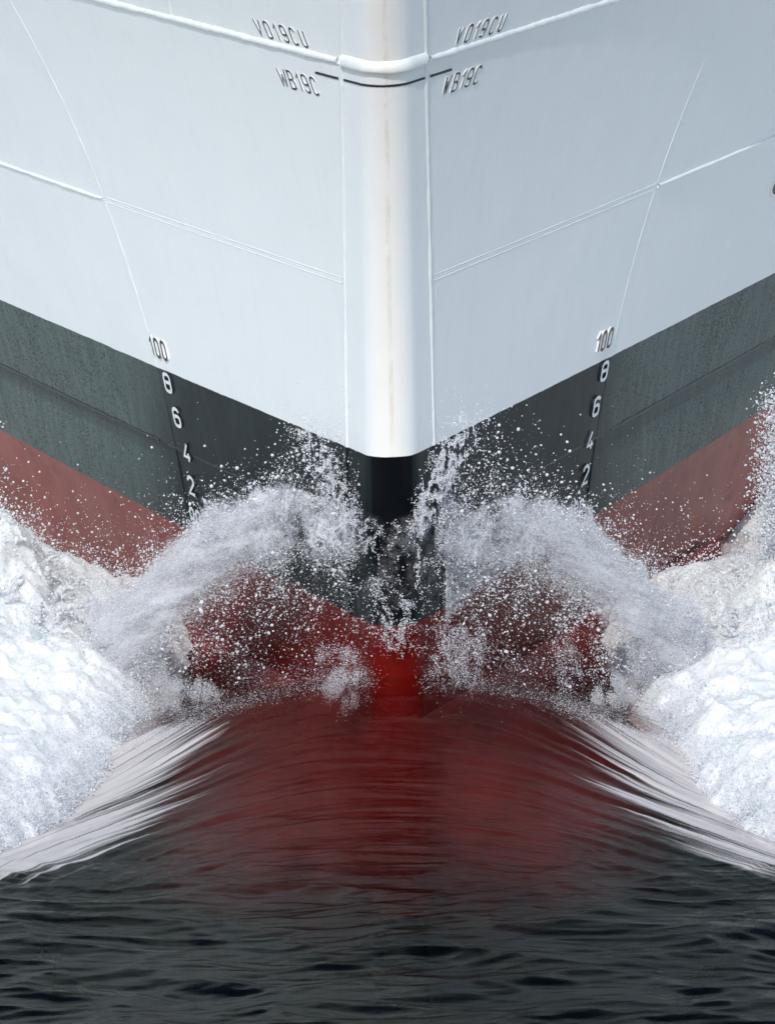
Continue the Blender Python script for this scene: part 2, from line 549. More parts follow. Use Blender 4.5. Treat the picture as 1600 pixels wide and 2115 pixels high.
def build_sea():
    def axis(fine, lo, hi, ext, g):
        a = list(fine)
        s = a[-1] - a[-2]
        while a[-1] < hi:
            s *= g; a.append(a[-1] + s)
        s = fine[1] - fine[0]
        pre = []
        q = a[0]
        while q > lo:
            s *= g; q -= s; pre.append(q)
        return np.array(pre[::-1] + a)
    xs = axis(np.arange(-2.9, 2.9, 0.02), -2500, 2500, 0, 1.22)
    yf = np.concatenate([np.arange(-9.0, -3.4, 0.014), np.arange(-3.4, 0.6, 0.0072), np.arange(0.6, 4.0, 0.04)])
    ys = axis(yf, -2500, 2500, 0, 1.22)
    Xg, Yg = np.meshgrid(xs, ys)
    Zg = sea_z(Xg, Yg)
    nr, nc = Xg.shape
    V = np.stack([Xg, Yg, Zg], -1).reshape(-1, 3)
    F = grid_faces(nr, nc)
    # closed body of water: sides and bottom
    ring = np.concatenate([np.arange(nc), np.arange(1, nr) * nc + nc - 1, (nr - 1) * nc + np.arange(nc - 2, -1, -1), np.arange(nr - 2, 0, -1) * nc])
    lowv = V[ring].copy(); lowv[:, 2] = -30
    base = len(V)
    n = len(ring)
    nx = np.roll(np.arange(n), -1)
    sides = np.stack([ring, base + np.arange(n), base + nx, ring[nx]], -1)
    V = np.concatenate([V, lowv])
    corners = [base, base + nc - 1, base + nc - 1 + nr - 1, base + nc - 1 + nr - 1 + nc - 1]
    F = np.concatenate([F, sides, np.array([corners[::-1]])])
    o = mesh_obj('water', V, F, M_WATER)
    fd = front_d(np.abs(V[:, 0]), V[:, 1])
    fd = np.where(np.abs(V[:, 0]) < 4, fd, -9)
    sheen = (0.75 * sstep(-1.1, -0.05, fd) + 0.25 * sstep(-2.2, -0.6, fd)) * sstep(-3.6, -2.2, V[:, 1]) * sstep(0.25, -0.2, V[:, 1])  # where the painted reflection streaks show, beside the foam edge
    o.data.attributes.new('sheen_mask', 'FLOAT', 'POINT').data.foreach_set('value', sheen)
    tag(o, 'dark rippled sea swelling up glassy against the bow', 'water', kind='structure')


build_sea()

# seabed far below closes the view down through the water
sb = mesh_obj('seabed', [(-2600, -2600, -31), (2600, -2600, -31), (2600, 2600, -31), (-2600, 2600, -31)], [[0, 1, 2, 3]],
              mat_plain('seabed_mud', (0.03, 0.035, 0.03), 0.9))
tag(sb, 'dark seabed below the water', 'seabed', kind='structure')

# ---------------------------------------------------------------- ship
ship = bpy.data.objects.new('ship', None)
COL.objects.link(ship)
ship.rotation_euler = (0, -ROLL, YAW)
tag(ship, 'white ship bow with dark green band and red bottom ploughing through the sea', 'ship')

L_MAX = 12.0
SIDE = {-1: 'left', 1: 'right'}


def hull_plate(z0, z1, col, sg, nz, nl, inset=None):
    zs = np.linspace(z0, z1, nz)
    rows = []
    for z in zs:
        lf = float(frame_L(z))
        L = np.linspace(0, lf, nl) if col == 0 else np.linspace(lf, L_MAX, nl)
        p = plate(z, L, sg)
        if inset is not None:
            p = p - plate_n(np.full(nl, z), L, sg) * inset(z)
        rows.append(p)
    V = np.concatenate(rows)
    F = grid_faces(nz, nl)
    if sg > 0:
        F = F[:, ::-1]
    return mesh_obj('hull_plate', V, F, M_HULL, ship)


def ledge(z):
    return 0.030 * float(sstep(Z_CHINE - 0.30, Z_CHINE - 0.015, z))


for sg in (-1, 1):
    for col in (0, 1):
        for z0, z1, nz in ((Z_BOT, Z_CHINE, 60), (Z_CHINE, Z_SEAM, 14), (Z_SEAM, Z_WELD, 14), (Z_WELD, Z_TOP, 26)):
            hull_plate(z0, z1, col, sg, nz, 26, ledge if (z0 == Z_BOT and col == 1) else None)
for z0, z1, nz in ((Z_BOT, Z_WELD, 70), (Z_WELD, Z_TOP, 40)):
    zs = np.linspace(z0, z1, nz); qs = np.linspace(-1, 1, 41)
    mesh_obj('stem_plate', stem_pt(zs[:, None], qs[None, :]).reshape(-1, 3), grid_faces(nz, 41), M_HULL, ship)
# deck closing the top, far above the frame
dk = [stem_pt(Z_TOP, q) for q in np.linspace(-1, 1, 15)] + [plate(Z_TOP, L, 1) for L in np.linspace(0.4, L_MAX, 12)]
dk += [plate(Z_TOP, L, -1) for L in np.linspace(L_MAX, 0.4, 12)]
mesh_obj('deck', [p - np.array([0, 0, 0.01]) for p in dk], [list(range(len(dk)))], M_HULL, ship, smooth=False)
tr = [plate(z, L_MAX, 1) for z in np.linspace(Z_BOT, Z_TOP - 0.02, 14)] + [plate(z, L_MAX, -1) for z in np.linspace(Z_TOP - 0.02, Z_BOT, 14)]
mesh_obj('bulkhead', tr, [list(range(len(tr)))], M_HULL, ship, smooth=False)


# bulb added under the heaped-up water to spread the hull's red through it
def bulb():
    nu, nv = 81, 70
    U, T = np.meshgrid(np.linspace(-1, 1, nu), np.linspace(0, 1, nv))
    x = 2.05 * U
    y1 = hull_y(x, 0.35) + 0.06                        # runs into the shell
    y0 = -1.2 * np.sqrt(np.clip(1 - U ** 2, 0.0, 1)) + 0.7 * U ** 2
    y = y0 + (y1 - y0) * T
    dh = np.clip(y1 - y, 0, None)
    body = -1.35 + 1.45 * np.sqrt(np.clip(1 - np.abs(x / 2.07) ** 2.8 - (np.clip(0.5 - y, 0, None) / 1.95) ** 2, 0.0, 1))
    fair = 0.44 - 0.62 * dh - 0.10 * np.abs(x)
    k = 9.0
    z = np.log(np.exp(k * body) + np.exp(k * np.maximum(fair, -1.5))) / k
    top = np.stack([x, y, z], -1).reshape(-1, 3)
    low = np.stack([x * 0.98, y, -1.35 - (z + 1.35) * 0.9], -1).reshape(-1, 3)
    F = grid_faces(nv, nu)
    o = mesh_obj('added_bulb', np.concatenate([top, low]), np.concatenate([F, F[:, ::-1] + len(top)]), M_RED, ship)
    o['label'] = 'added red bulb tinting the swell at the stem'


bulb()


# ---- weld seams: rounded beads laid along the plate edges
def bead(pts, nrm, width, height, seed, name='weld_seam', mat=None, wob=0.25, wobf=9.0, prof=7):
    pts = np.asarray(pts, float); nrm = np.asarray(nrm, float)
    t = np.gradient(pts, axis=0); t /= np.linalg.norm(t, axis=1)[:, None]
    sd = np.cross(t, nrm); sd /= np.linalg.norm(sd, axis=1)[:, None]
    s = np.concatenate([[0], np.cumsum(np.linalg.norm(np.diff(pts, axis=0), axis=1))])
    wv = 1 + wob * noise(s * wobf, seed * 3.1, 0.5) + wob * 0.8 * noise(s * wobf * 4, seed * 1.7, 2.5)
    cen = 0.18 * wob * 4 * noise(s * wobf * 0.6, seed * 5.3, 7.5) * width * 0.5
    th = np.linspace(math.pi, 0, prof)
    V = []
    for i in range(prof):
        a = np.cos(th[i]) * width * 0.5 * wv + cen
        b = np.sin(th[i]) * height * wv - 0.002
        V.append(pts + sd * a[:, None] + nrm * b[:, None])
    V = np.stack(V, 1).reshape(-1, 3)
    n = len(pts)
    F = grid_faces(n, prof)
    caps = [list(range(prof)), list(range((n - 1) * prof, n * prof))]
    return mesh_obj(name, V, [list(f) for f in F] + caps, mat or M_HULL, ship)


def pl_bead(zf, Lf, sg, n, width, height, seed, off=0.0):
    u = np.linspace(0, 1, n)
    z = zf(u); L = Lf(u)
    return bead(plate(z + off, L, sg), plate_n(z + off, L, sg), width, height, seed)


for sg in (-1, 1):
    sd = 1 if sg > 0 else 2
    # stem welds
    zs = np.linspace(0.45, Z_TOP, 420)
    bead(plate(zs, np.zeros(420), sg), plate_n(zs, np.full(420, 0.0), sg), 0.034, 0.010, 21 + sd, wob=0.3, wobf=5)
    # butt at the frame
    zs = np.linspace(Z_CHINE + 0.01, Z_TOP, 380); L = frame_L(zs)
    bead(plate(zs, L, sg), plate_n(zs, L, sg), 0.014, 0.0042, 31 + sd)
    zs = np.linspace(0.6, Z_CHINE - 0.01, 90); L = frame_L(zs)
    bead(plate(zs, L, sg), plate_n(zs, L, sg), 0.022, 0.009, 35 + sd)
    # heavy horizontal weld below the lettering
    pl_bead(lambda u: Z_WELD + 0 * u, lambda u: 0.03 + 3.2 * u, sg, 260, 0.042, 0.018, 41 + sd)
    pl_bead(lambda u: Z_WELD + 0 * u, lambda u: 3.25 + 7 * u, sg, 260, 0.030, 0.010, 43 + sd)
    # short vertical butt rising from the heavy weld
    zz = np.linspace(Z_WELD + 0.02, Z_TOP, 160); LL = 1.72 + 0.12 * (zz - Z_WELD)
    if sg < 0:
        bead(plate(zz, LL, sg), plate_n(zz, LL, sg), 0.022, 0.008, 47 + sd)
    # lower seam: a lapped strip of three thin runs, then a single one aft of the frame
    lf = float(frame_L(Z_SEAM))
    for off, w, hh in ((0.016, 0.011, 0.0042), (0.0, 0.009, 0.003), (-0.016, 0.011, 0.0042)):
        pl_bead(lambda u: Z_SEAM + 0 * u, lambda u: 0.015 + (lf - 0.02) * u, sg, 200, w, hh, 51 + sd + off * 100, off)
    pl_bead(lambda u: Z_SEAM + 0 * u, lambda u: lf + 0.01 + 8.5 * u, sg, 320, 0.020, 0.014, 57 + sd)
    # dark sealed joint along the knuckle, aft of the frame
    zz = np.full(260, Z_CHINE + 0.004); LL = np.linspace(lf - 0.25, 9.0, 260)
    bead(plate(zz, LL, sg), plate_n(zz, LL, sg), 0.018, 0.007, 66 + sd, mat=M_BLACK, wob=0.4)
    # knuckle line in the dark band
    pl_bead(lambda u: Z_CHINE + 0 * u, lambda u: 0.03 + (lf - 0.4) * u, sg, 140, 0.012, 0.004, 61 + sd).data.materials[0] = M_BLACK
# heavy band round the stem
qs = np.linspace(-0.97, 0.97, 90)
sp = stem_pt(Z_WELD + 0.012, qs)
tn = np.gradient(sp, axis=0)
sn = np.stack([tn[:, 1], -tn[:, 0], 0 * tn[:, 0]], -1); sn /= np.linalg.norm(sn, axis=1)[:, None]
bead(sp, sn, 0.085, 0.026, 71, wob=0.12, wobf=4, prof=11)

# ---- raised strokes: lettering, draft marks
def stroke(mapf, poly, w, t, closed, drop=0.0):
    """flat raised ribbon following poly (text metres); mapf(u, v, h) -> xyz"""
    P = [poly[0]]
    for q in poly[1:]:
        if math.hypot(q[0] - P[-1][0], q[1] - P[-1][1]) > 1e-5:
            P.append(q)
    P = np.asarray(P, float)
    n = len(P)
    if closed:
        pr, nx = np.roll(P, 1, 0), np.roll(P, -1, 0)
    else:
        pr = np.vstack([2 * P[0] - P[1], P[:-1]]); nx = np.vstack([P[1:], 2 * P[-1] - P[-2]])
    d1 = P - pr; d2 = nx - P
    d1 /= np.linalg.norm(d1, axis=1)[:, None]; d2 /= np.linalg.norm(d2, axis=1)[:, None]
    n1 = np.stack([-d1[:, 1], d1[:, 0]], -1); n2 = np.stack([-d2[:, 1], d2[:, 0]], -1)
    mi = n1 + n2; mi /= np.linalg.norm(mi, axis=1)[:, None]
    k = np.clip(1 / np.maximum((mi * n1).sum(1), 0.35), 1, 1.6)
    A = P + mi * (w / 2 * k)[:, None]; B = P - mi * (w / 2 * k)[:, None]
    V = np.concatenate([mapf(A[:, 0], A[:, 1], t - drop), mapf(B[:, 0], B[:, 1], t - drop), mapf(A[:, 0], A[:, 1], -0.004), mapf(B[:, 0], B[:, 1], -0.004)])
    F, fm = [], []
    m = n if closed else n - 1
    for i in range(m):
        j = (i + 1) % n
        F += [[i, j, n + j, n + i], [i, 2 * n + i, 2 * n + j, j], [n + i, n + j, 3 * n + j, 3 * n + i]]
        fm += [0, 1, 1]
    if not closed:
        e = n - 1
        F += [[0, n, 3 * n, 2 * n], [e, 2 * n + e, 3 * n + e, n + e]]
        fm += [1, 1]
    return V, F, fm


def rr(x0, y0, x1, y1, r):
    o = []
    for cx, cy, a0 in ((x1 - r, y0 + r, -90), (x1 - r, y1 - r, 0), (x0 + r, y1 - r, 90), (x0 + r, y0 + r, 180)):
        for a in (0, 30, 60, 90):
            o.append((cx + r * math.cos(math.radians(a0 + a)), cy + r * math.sin(math.radians(a0 + a))))
    return o


def arc(cx, cy, r, a0, a1, n=6, ry=None):
    ry = ry or r
    return [(cx + r * math.cos(math.radians(a0 + (a1 - a0) * i / n)), cy + ry * math.sin(math.radians(a0 + (a1 - a0) * i / n))) for i in range(n + 1)]


G = {   # glyph: list of (closed, points), cap height 1
    '0': (0.5, [(True, rr(0, 0, 0.5, 1, 0.2))]),
    'O': (0.5, [(True, rr(0, 0, 0.5, 1, 0.2))]),
    '1': (0.22, [(False, [(0, 0.72), (0.22, 1.0), (0.22, 0)])]),
    '8': (0.5, [(True, rr(0, 0, 0.5, 1, 0.2)), (False, [(0.06, 0.52), (0.44, 0.52)])]),
    '6': (0.5, [(False, [(0.5, 0.82)] + arc(0.25, 0.78, 0.25, 20, 180, 5, 0.22) + [(0, 0.3)]), (True, rr(0, 0, 0.5, 0.56, 0.18))]),
    '9': (0.5, [(True, rr(0, 0.44, 0.5, 1, 0.18)), (False, [(0.5, 0.6)] + arc(0.25, 0.22, 0.25, 0, -160, 5, 0.22))]),
    '4': (0.5, [(False, [(0.34, 1.0), (0.0, 0.26), (0.52, 0.26)]), (False, [(0.36, 0.48), (0.36, 0.0)])]),
    '2': (0.5, [(False, [(0, 0.74)] + arc(0.25, 0.74, 0.25, 165, -20, 7, 0.26) + [(0, 0.02), (0.5, 0.02)])]),
    'V': (0.52, [(False, [(0, 1), (0.26, 0)]), (False, [(0.26, 0), (0.52, 1)])]),
    'W': (0.6, [(False, [(0, 1), (0.15, 0)]), (False, [(0.15, 0), (0.3, 0.7)]), (False, [(0.3, 0.7), (0.45, 0)]), (False, [(0.45, 0), (0.6, 1)])]),
    'B': (0.5, [(True, [(0, 0), (0.36, 0), (0.5, 0.13), (0.5, 0.38), (0.36, 0.52), (0, 0.52)]), (False, [(0, 0.5), (0, 1.0), (0.32, 1.0), (0.45, 0.9), (0.45, 0.64), (0.34, 0.54)])]),
    'C': (0.5, [(False, [(0.5, 0.8)] + arc(0.25, 0.76, 0.25, 20, 180, 5, 0.24) + arc(0.25, 0.24, 0.25, 180, 340, 5, 0.24))]),
    'U': (0.5, [(False, [(0, 1), (0, 0.24)] + arc(0.25, 0.24, 0.25, 180, 360, 6, 0.24) + [(0.5, 1)])]),
}


def plate_map(z0, y0, sg, slant=0.0):
    ca = float(np.cos(alpha(z0)))

    def f(u, v, h):
        u = np.asarray(u, float); v = np.asarray(v, float)
        z = z0 + v
        y = y0 + sg * (u + slant * v) * ca          # reading direction: towards the stem on the left side, away on the right
        L = L_at(z, y)
        return plate(z, L, sg) + plate_n(z, L, sg) * h
    return f


def glyph(ch, mp, u0, hgt, w, t, mats, parent, name, wide=1.0, label=None):
    V, F, fm = [], [], []
    for i, (cl, pts) in enumerate(G[ch][1]):
        pts = [(u0 + a * hgt * wide, b * hgt) for a, b in pts]
        v, f, m = stroke(mp, pts, w, t, cl, 0.0015 * i)
        o = sum(len(q) for q in V)
        V.append(v); F += [[o + q for q in ff] for ff in f]; fm += m
    ob = mesh_obj(name, np.concatenate(V), F, mats, parent, smooth=False, fmat=fm)
    return ob


def text(s, z0, y0, sg, hgt, w, t, mats, parent, name, pitch, wide=1.0, slant=0.0):
    mp = plate_map(z0, y0, sg, slant)
    u = 0.0
    for ch in s:
        glyph(ch, mp, u, hgt, w, t, mats, parent, name, wide)
        u += (G[ch][0] * wide + pitch) * hgt


def sub(name):
    e = bpy.data.objects.new(name, None)
    COL.objects.link(e)
    e.parent = ship
    return e


# welded plate lettering
BM = [M_BLACK, M_WHITE]
for s, z0, yl, yr, hgt in (('VO19CU', 4.288, 0.262, -0.178, 0.094), ('WB19C', 4.008, 0.225, -0.150, 0.100)):
    for sg, y0 in ((-1, yl), (1, yr)):
        e = sub('plate_lettering')
        e['label'] = 'welded black lettering reading %s on the %s bow plate' % (s, SIDE[sg])
        text(s, z0, y0, sg, hgt, 0.012, 0.005, BM, e, 'letter', 0.50 if len(s) == 6 else 0.36, 1.0)

# draught marks, 10 cm figures every 20 cm
WB = [M_WHITE, M_BLACK]
for sg in (-1, 1):
    tab = {-1: [('100', 2.0, 2.530), ('8', 1.8, 2.455), ('6', 1.6, 2.425), ('4', 1.4, 2.375), ('2', 1.2, 2.385), ('90', 1.0, 2.420)],
           1: [('100', 2.0, 2.290), ('8', 1.8, 2.420), ('6', 1.6, 2.385), ('4', 1.4, 2.365), ('2', 1.2, 2.355), ('90', 1.0, 2.270)]}[sg]
    for s, z0, y0 in tab:
        mats = BM if s == '100' else WB
        if len(s) == 1:
            mp = plate_map(z0, y0, sg)
            o = glyph(s, mp, 0, 0.104, 0.021, 0.011, mats, ship, 'draught_mark', 1.5)
            o['label'] = 'raised white draught figure %s on the %s bow' % (s, SIDE[sg])
        else:
            e = sub('draught_mark')
            e['label'] = 'raised draught figure %s on the %s bow' % (s, SIDE[sg])
            text(s, z0, y0, sg, 0.106, 0.019, 0.011, mats, e, 'digit', 0.36, 0.95)

# black datum line across the stem and both plates
def stem_map(u, v, h):
    u = np.asarray(u, float)
    p = stem_pt(Z_LINE + np.asarray(v, float), u)
    q = stem_pt(Z_LINE + np.asarray(v, float), u + 1e-3) - stem_pt(Z_LINE + np.asarray(v, float), u - 1e-3)
    n = np.stack([q[:, 1], -q[:, 0], 0 * q[:, 0]], -1); n /= np.linalg.norm(n, axis=1)[:, None]
    return p + n * h


def datum(pts_fn, us, seed):
    v = 0.0012 * np.array([noise(u * 30, seed, 0.2) for u in us])
    top = pts_fn(us, v + 0.0065, 0.004); bot = pts_fn(us, v - 0.0065, 0.004)
    top0 = pts_fn(us, v + 0.0075, -0.002); bot0 = pts_fn(us, v - 0.0075, -0.002)
    n = len(us)
    V = np.stack([top0, top, bot, bot0], 1).reshape(-1, 3)
    o = mesh_obj('datum_line', V, [list(f) for f in grid_faces(n, 4)], M_BLACK, ship)
    o['label'] = 'black line painted across the stem below the thick weld'


datum(stem_map, np.linspace(-0.93, 0.93, 60), 1.0)
for sg in (-1, 1):
    datum(lambda u, v, h, s=sg: plate(Z_LINE + v, u, s) + plate_n(Z_LINE + v, u, s) * h, np.linspace(0.03, 0.26, 24), 3.0 + sg)

# round black symbol with a white rim at the right edge
mp = plate_map(2.545, 4.30, 1)
ang = np.linspace(0, 2 * math.pi, 40, endpoint=False)
mp = plate_map(2.555, 4.49, 1)
ring = [(0.30 * math.cos(a), 0.098 * math.sin(a)) for a in ang]
v, f, fm = stroke(mp, ring, 0.02, 0.008, True)
o = mesh_obj('hull_symbol', v, f, [M_WHITE, M_WHITE], ship, smooth=False, fmat=fm)
o['label'] = 'round black symbol with a white rim, cut by the right edge'
inn = [(0.295 * math.cos(a), 0.093 * math.sin(a)) for a in ang]
iv = mp(np.array([p[0] for p in inn]), np.array([p[1] for p in inn]), 0.004)
mesh_obj('symbol_disc', iv, [list(range(40))], M_BLACK, o, smooth=False)


# ---------------------------------------------------------------- whitewater
def foam_top(ax, y, sg):
    d = front_d(ax, y) + 0.05 * noise(ax * 5, y * 4, 3.0 * sg) + 0.03 * noise(ax * 13, y * 9, 4.0 * sg)
    dd = np.clip(d, 0, None)
    z = SEA - 0.01 + 0.13 * (1 - np.exp(-dd / 0.09)) + 0.42 * (1 - np.exp(-dd / 0.9)) + 0.14 * sstep(0.6, 2.4, dd)
    z = z - 0.42 * sstep(2.9, 4.6, y)
    z = z + (0.40 if sg < 0 else 0.22) * np.exp(-((ax - 2.35) / 0.32) ** 2 - ((y - 2.3) / 0.6) ** 2)
    return d, z


def build_foam(sg):
    xs = np.concatenate([np.arange(1.1, 2.6, 0.0115), np.linspace(2.62, 9.0, 70)]); ys = np.concatenate([np.linspace(-6.5, -3.55, 30), np.arange(-3.5, 3.4, 0.0135), np.linspace(3.45, 13, 60)])
    Xg, Yg = np.meshgrid(xs, ys)
    d, z = foam_top(Xg, Yg, sg)
    o3 = 20.0 * (sg + 2)
    amp = sstep(0.0, 0.35, d)
    def bil(f, q):
        n_ = noise(Xg * f + 0.3 * q, Yg * f * 0.8, z * f + o3 + q)
        return np.sqrt(n_ * n_ + 0.02)
    l1 = noise(Xg * 2.0, Yg * 1.5, o3) * 0.10
    l2 = (bil(3.6, 1) - 0.3) * 0.06
    l3 = (bil(8.5, 2) - 0.3) * 0.011
    l4 = (bil(19, 3) - 0.3) * 0.005
    l5 = noise(Xg * 50, Yg * 40, o3 + 4) * 0.007
    wxx = Xg + 0.10 * noise(Xg * 5, Yg * 4, o3 + 6); wyy = Yg + 0.14 * noise(Xg * 4 + 9, Yg * 5, o3 + 7)
    l6 = fbm(wxx * 6, wyy * 4.2, o3 + 8, 5) * 0.05
    lump = l1 + l2 + l3 + l4 + l5 + l6
    Z = z + lump * (0.25 + 0.75 * amp)
    # lumps also heave towards the open water, so they overhang
    Yd = Yg - (l2 + l3 + l4) * 0.9 * amp
    Xd = Xg - (l2 + l3) * 0.35 * amp + 0.02 * noise(Xg * 6, Yg * 6, o3 + 9) * amp
    Z = np.where(d < 0.0, Z - 0.6 * np.minimum(-d, 0.3), Z)
    keep = d > -0.03
    nr, nc = Xg.shape
    F = grid_faces(nr, nc)
    F = F[keep.ravel()[F].all(1)]
    V = np.stack([Xd * sg, Yd, Z], -1).reshape(-1, 3)
    used = np.unique(F)
    mp_ = np.zeros(len(V), int); mp_[used] = np.arange(len(used))
    F = mp_[F]
    if sg < 0:
        F = F[:, ::-1]
    o = mesh_obj('whitewater', V[used], F, M_FOAM)
    tag(o, 'churning white foam heaped up along the %s side of the bow' % SIDE[sg], 'foam', kind='stuff')


for sg in (-1, 1):
    build_foam(sg)


# ---------------------------------------------------------------- spray
def drop_tree():
    g = bpy.data.node_groups.new('droplets', 'GeometryNodeTree')
    g.interface.new_socket('Geometry', in_out='INPUT', socket_type='NodeSocketGeometry')
    g.interface.new_socket('Geometry', in_out='OUTPUT', socket_type='NodeSocketGeometry')
    N, Lk = g.nodes, g.links
    gi, go = N.new('NodeGroupInput'), N.new('NodeGroupOutput')
    ico = N.new('GeometryNodeMeshIcoSphere'); ico.inputs['Radius'].default_value = 1.0; ico.inputs['Subdivisions'].default_value = 2
    ss = N.new('GeometryNodeSetShadeSmooth')
    sm = N.new('GeometryNodeSetMaterial'); sm.inputs['Material'].default_value = M_DROP
    a1 = N.new('GeometryNodeInputNamedAttribute'); a1.data_type = 'FLOAT_VECTOR'; a1.inputs['Name'].default_value = 'sc'
    a2 = N.new('GeometryNodeInputNamedAttribute'); a2.data_type = 'FLOAT_VECTOR'; a2.inputs['Name'].default_value = 'rot'
    e2r = N.new('FunctionNodeEulerToRotation')
    iop = N.new('GeometryNodeInstanceOnPoints')
    Lk.new(ico.outputs['Mesh'], ss.inputs['Geometry'])
    Lk.new(ss.outputs[0], sm.inputs['Geometry'])
    Lk.new(gi.outputs[0], iop.inputs['Points'])
    Lk.new(sm.outputs[0], iop.inputs['Instance'])
    Lk.new(a1.outputs['Attribute'], iop.inputs['Scale'])
    Lk.new(a2.outputs['Attribute'], e2r.inputs[0])
    Lk.new(e2r.outputs[0], iop.inputs['Rotation'])
    Lk.new(iop.outputs[0], go.inputs[0])
    return g


DROPS = drop_tree()


def drops(name, P, R, label, cat='spray', stretch=0.35):
    P = np.concatenate(P); R = np.concatenate(R)
    n = len(P)
    me = bpy.data.meshes.new(name)
    me.vertices.add(n)
    me.vertices.foreach_set('co', P.ravel())
    sc = np.repeat(R[:, None], 3, 1) * (1 + stretch * np.abs(RNG.normal(size=(n, 3))) * np.array([0.5, 0.5, 1.0]))
    a = me.attributes.new('sc', 'FLOAT_VECTOR', 'POINT'); a.data.foreach_set('vector', sc.ravel())
    rot = RNG.uniform(0, 6.28, (n, 3))
    a = me.attributes.new('rot', 'FLOAT_VECTOR', 'POINT'); a.data.foreach_set('vector', rot.ravel())
    me.materials.append(M_DROP)
    o = bpy.data.objects.new(name, me)
    COL.objects.link(o)
    md = o.modifiers.new('droplets', 'NODES'); md.node_group = DROPS
    tag(o, label, cat, kind='stuff')
    return o


def sheet_y(ax):
    return 0.8 * ax - 0.12


AX = np.array([0.10, 0.17, 0.33, 0.60, 0.87, 1.09, 1.27, 1.46, 1.63, 1.8])
UP = np.array([1.58, 1.61, 1.63, 1.64, 1.56, 1.44, 1.21, 0.98, 0.86, 0.7])
LO = np.array([1.45, 1.41, 1.36, 1.28, 1.17, 0.96, 0.76, 0.53, 0.25, 0.1])


def band(ax, sg):
    k = -0.04 * sstep(0.3, 0.8, ax) - 0.05 * np.exp(-((ax - 0.45) / 0.12) ** 2) + 0.03 * np.exp(-((ax - 0.8) / 0.15) ** 2) if sg > 0 else 0.03 * np.exp(-((ax - 0.62) / 0.12) ** 2)
    return np.interp(ax, AX, UP) + k, np.interp(ax, AX, LO) + k


def sample(n, box, dens, batch=4):
    """rejection-sample (ax, z) points from a density in [0,1]"""
    outx, outz, tot, it = [], [], 0, 0
    while tot < n and it < 60:
        m = n * batch
        x = RNG.uniform(box[0], box[1], m); z = RNG.uniform(box[2], box[3], m)
        k = RNG.random(m) < dens(x, z)
        outx.append(x[k]); outz.append(z[k]); tot += int(k.sum()); it += 1
    return np.concatenate(outx)[:n], np.concatenate(outz)[:n]


def radii(n, r0, r1, pw):
    """power-law sizes between r0 and r1"""
    u = RNG.random(n)
    e = 1 - pw
    return (r0 ** e + u * (r1 ** e - r0 ** e)) ** (1 / e)


def to_world(ax, z, sg, off, thick):
    y = sheet_y(ax) + off + RNG.normal(size=len(ax)) * thick
    lim = hull_y(ax, z) - 0.015
    y = np.minimum(y, lim)
    return np.stack([sg * ax, y, z], -1)


def ligaments(n, box, dens, sg, r0, r1, ln=(4, 14)):
    """stringy blobs of water: chains of overlapping drops"""
    x, z = sample(n, box, dens, 8)
    P, R = [], []
    for i in range(len(x)):
        m = random.randint(*ln)
        r = random.uniform(r0, r1)
        a = random.uniform(0, 6.28)
        q = np.array([x[i], z[i]])
        y = float(sheet_y(q[0])) + random.gauss(0, 0.08)
        for j in range(m):
            rj = r * (0.4 + 0.7 * random.random()) * (1.15 - 0.8 * j / m)
            P.append((sg * abs(q[0]), min(y, float(hull_y(q[0], q[1])) - 0.02), q[1])); R.append(rj)
            a += random.gauss(0, 0.28)
            q = q + np.array([math.cos(a), math.sin(a)]) * rj * 1.25
            y += random.gauss(0, rj * 0.5)
    return np.array(P), np.array(R)


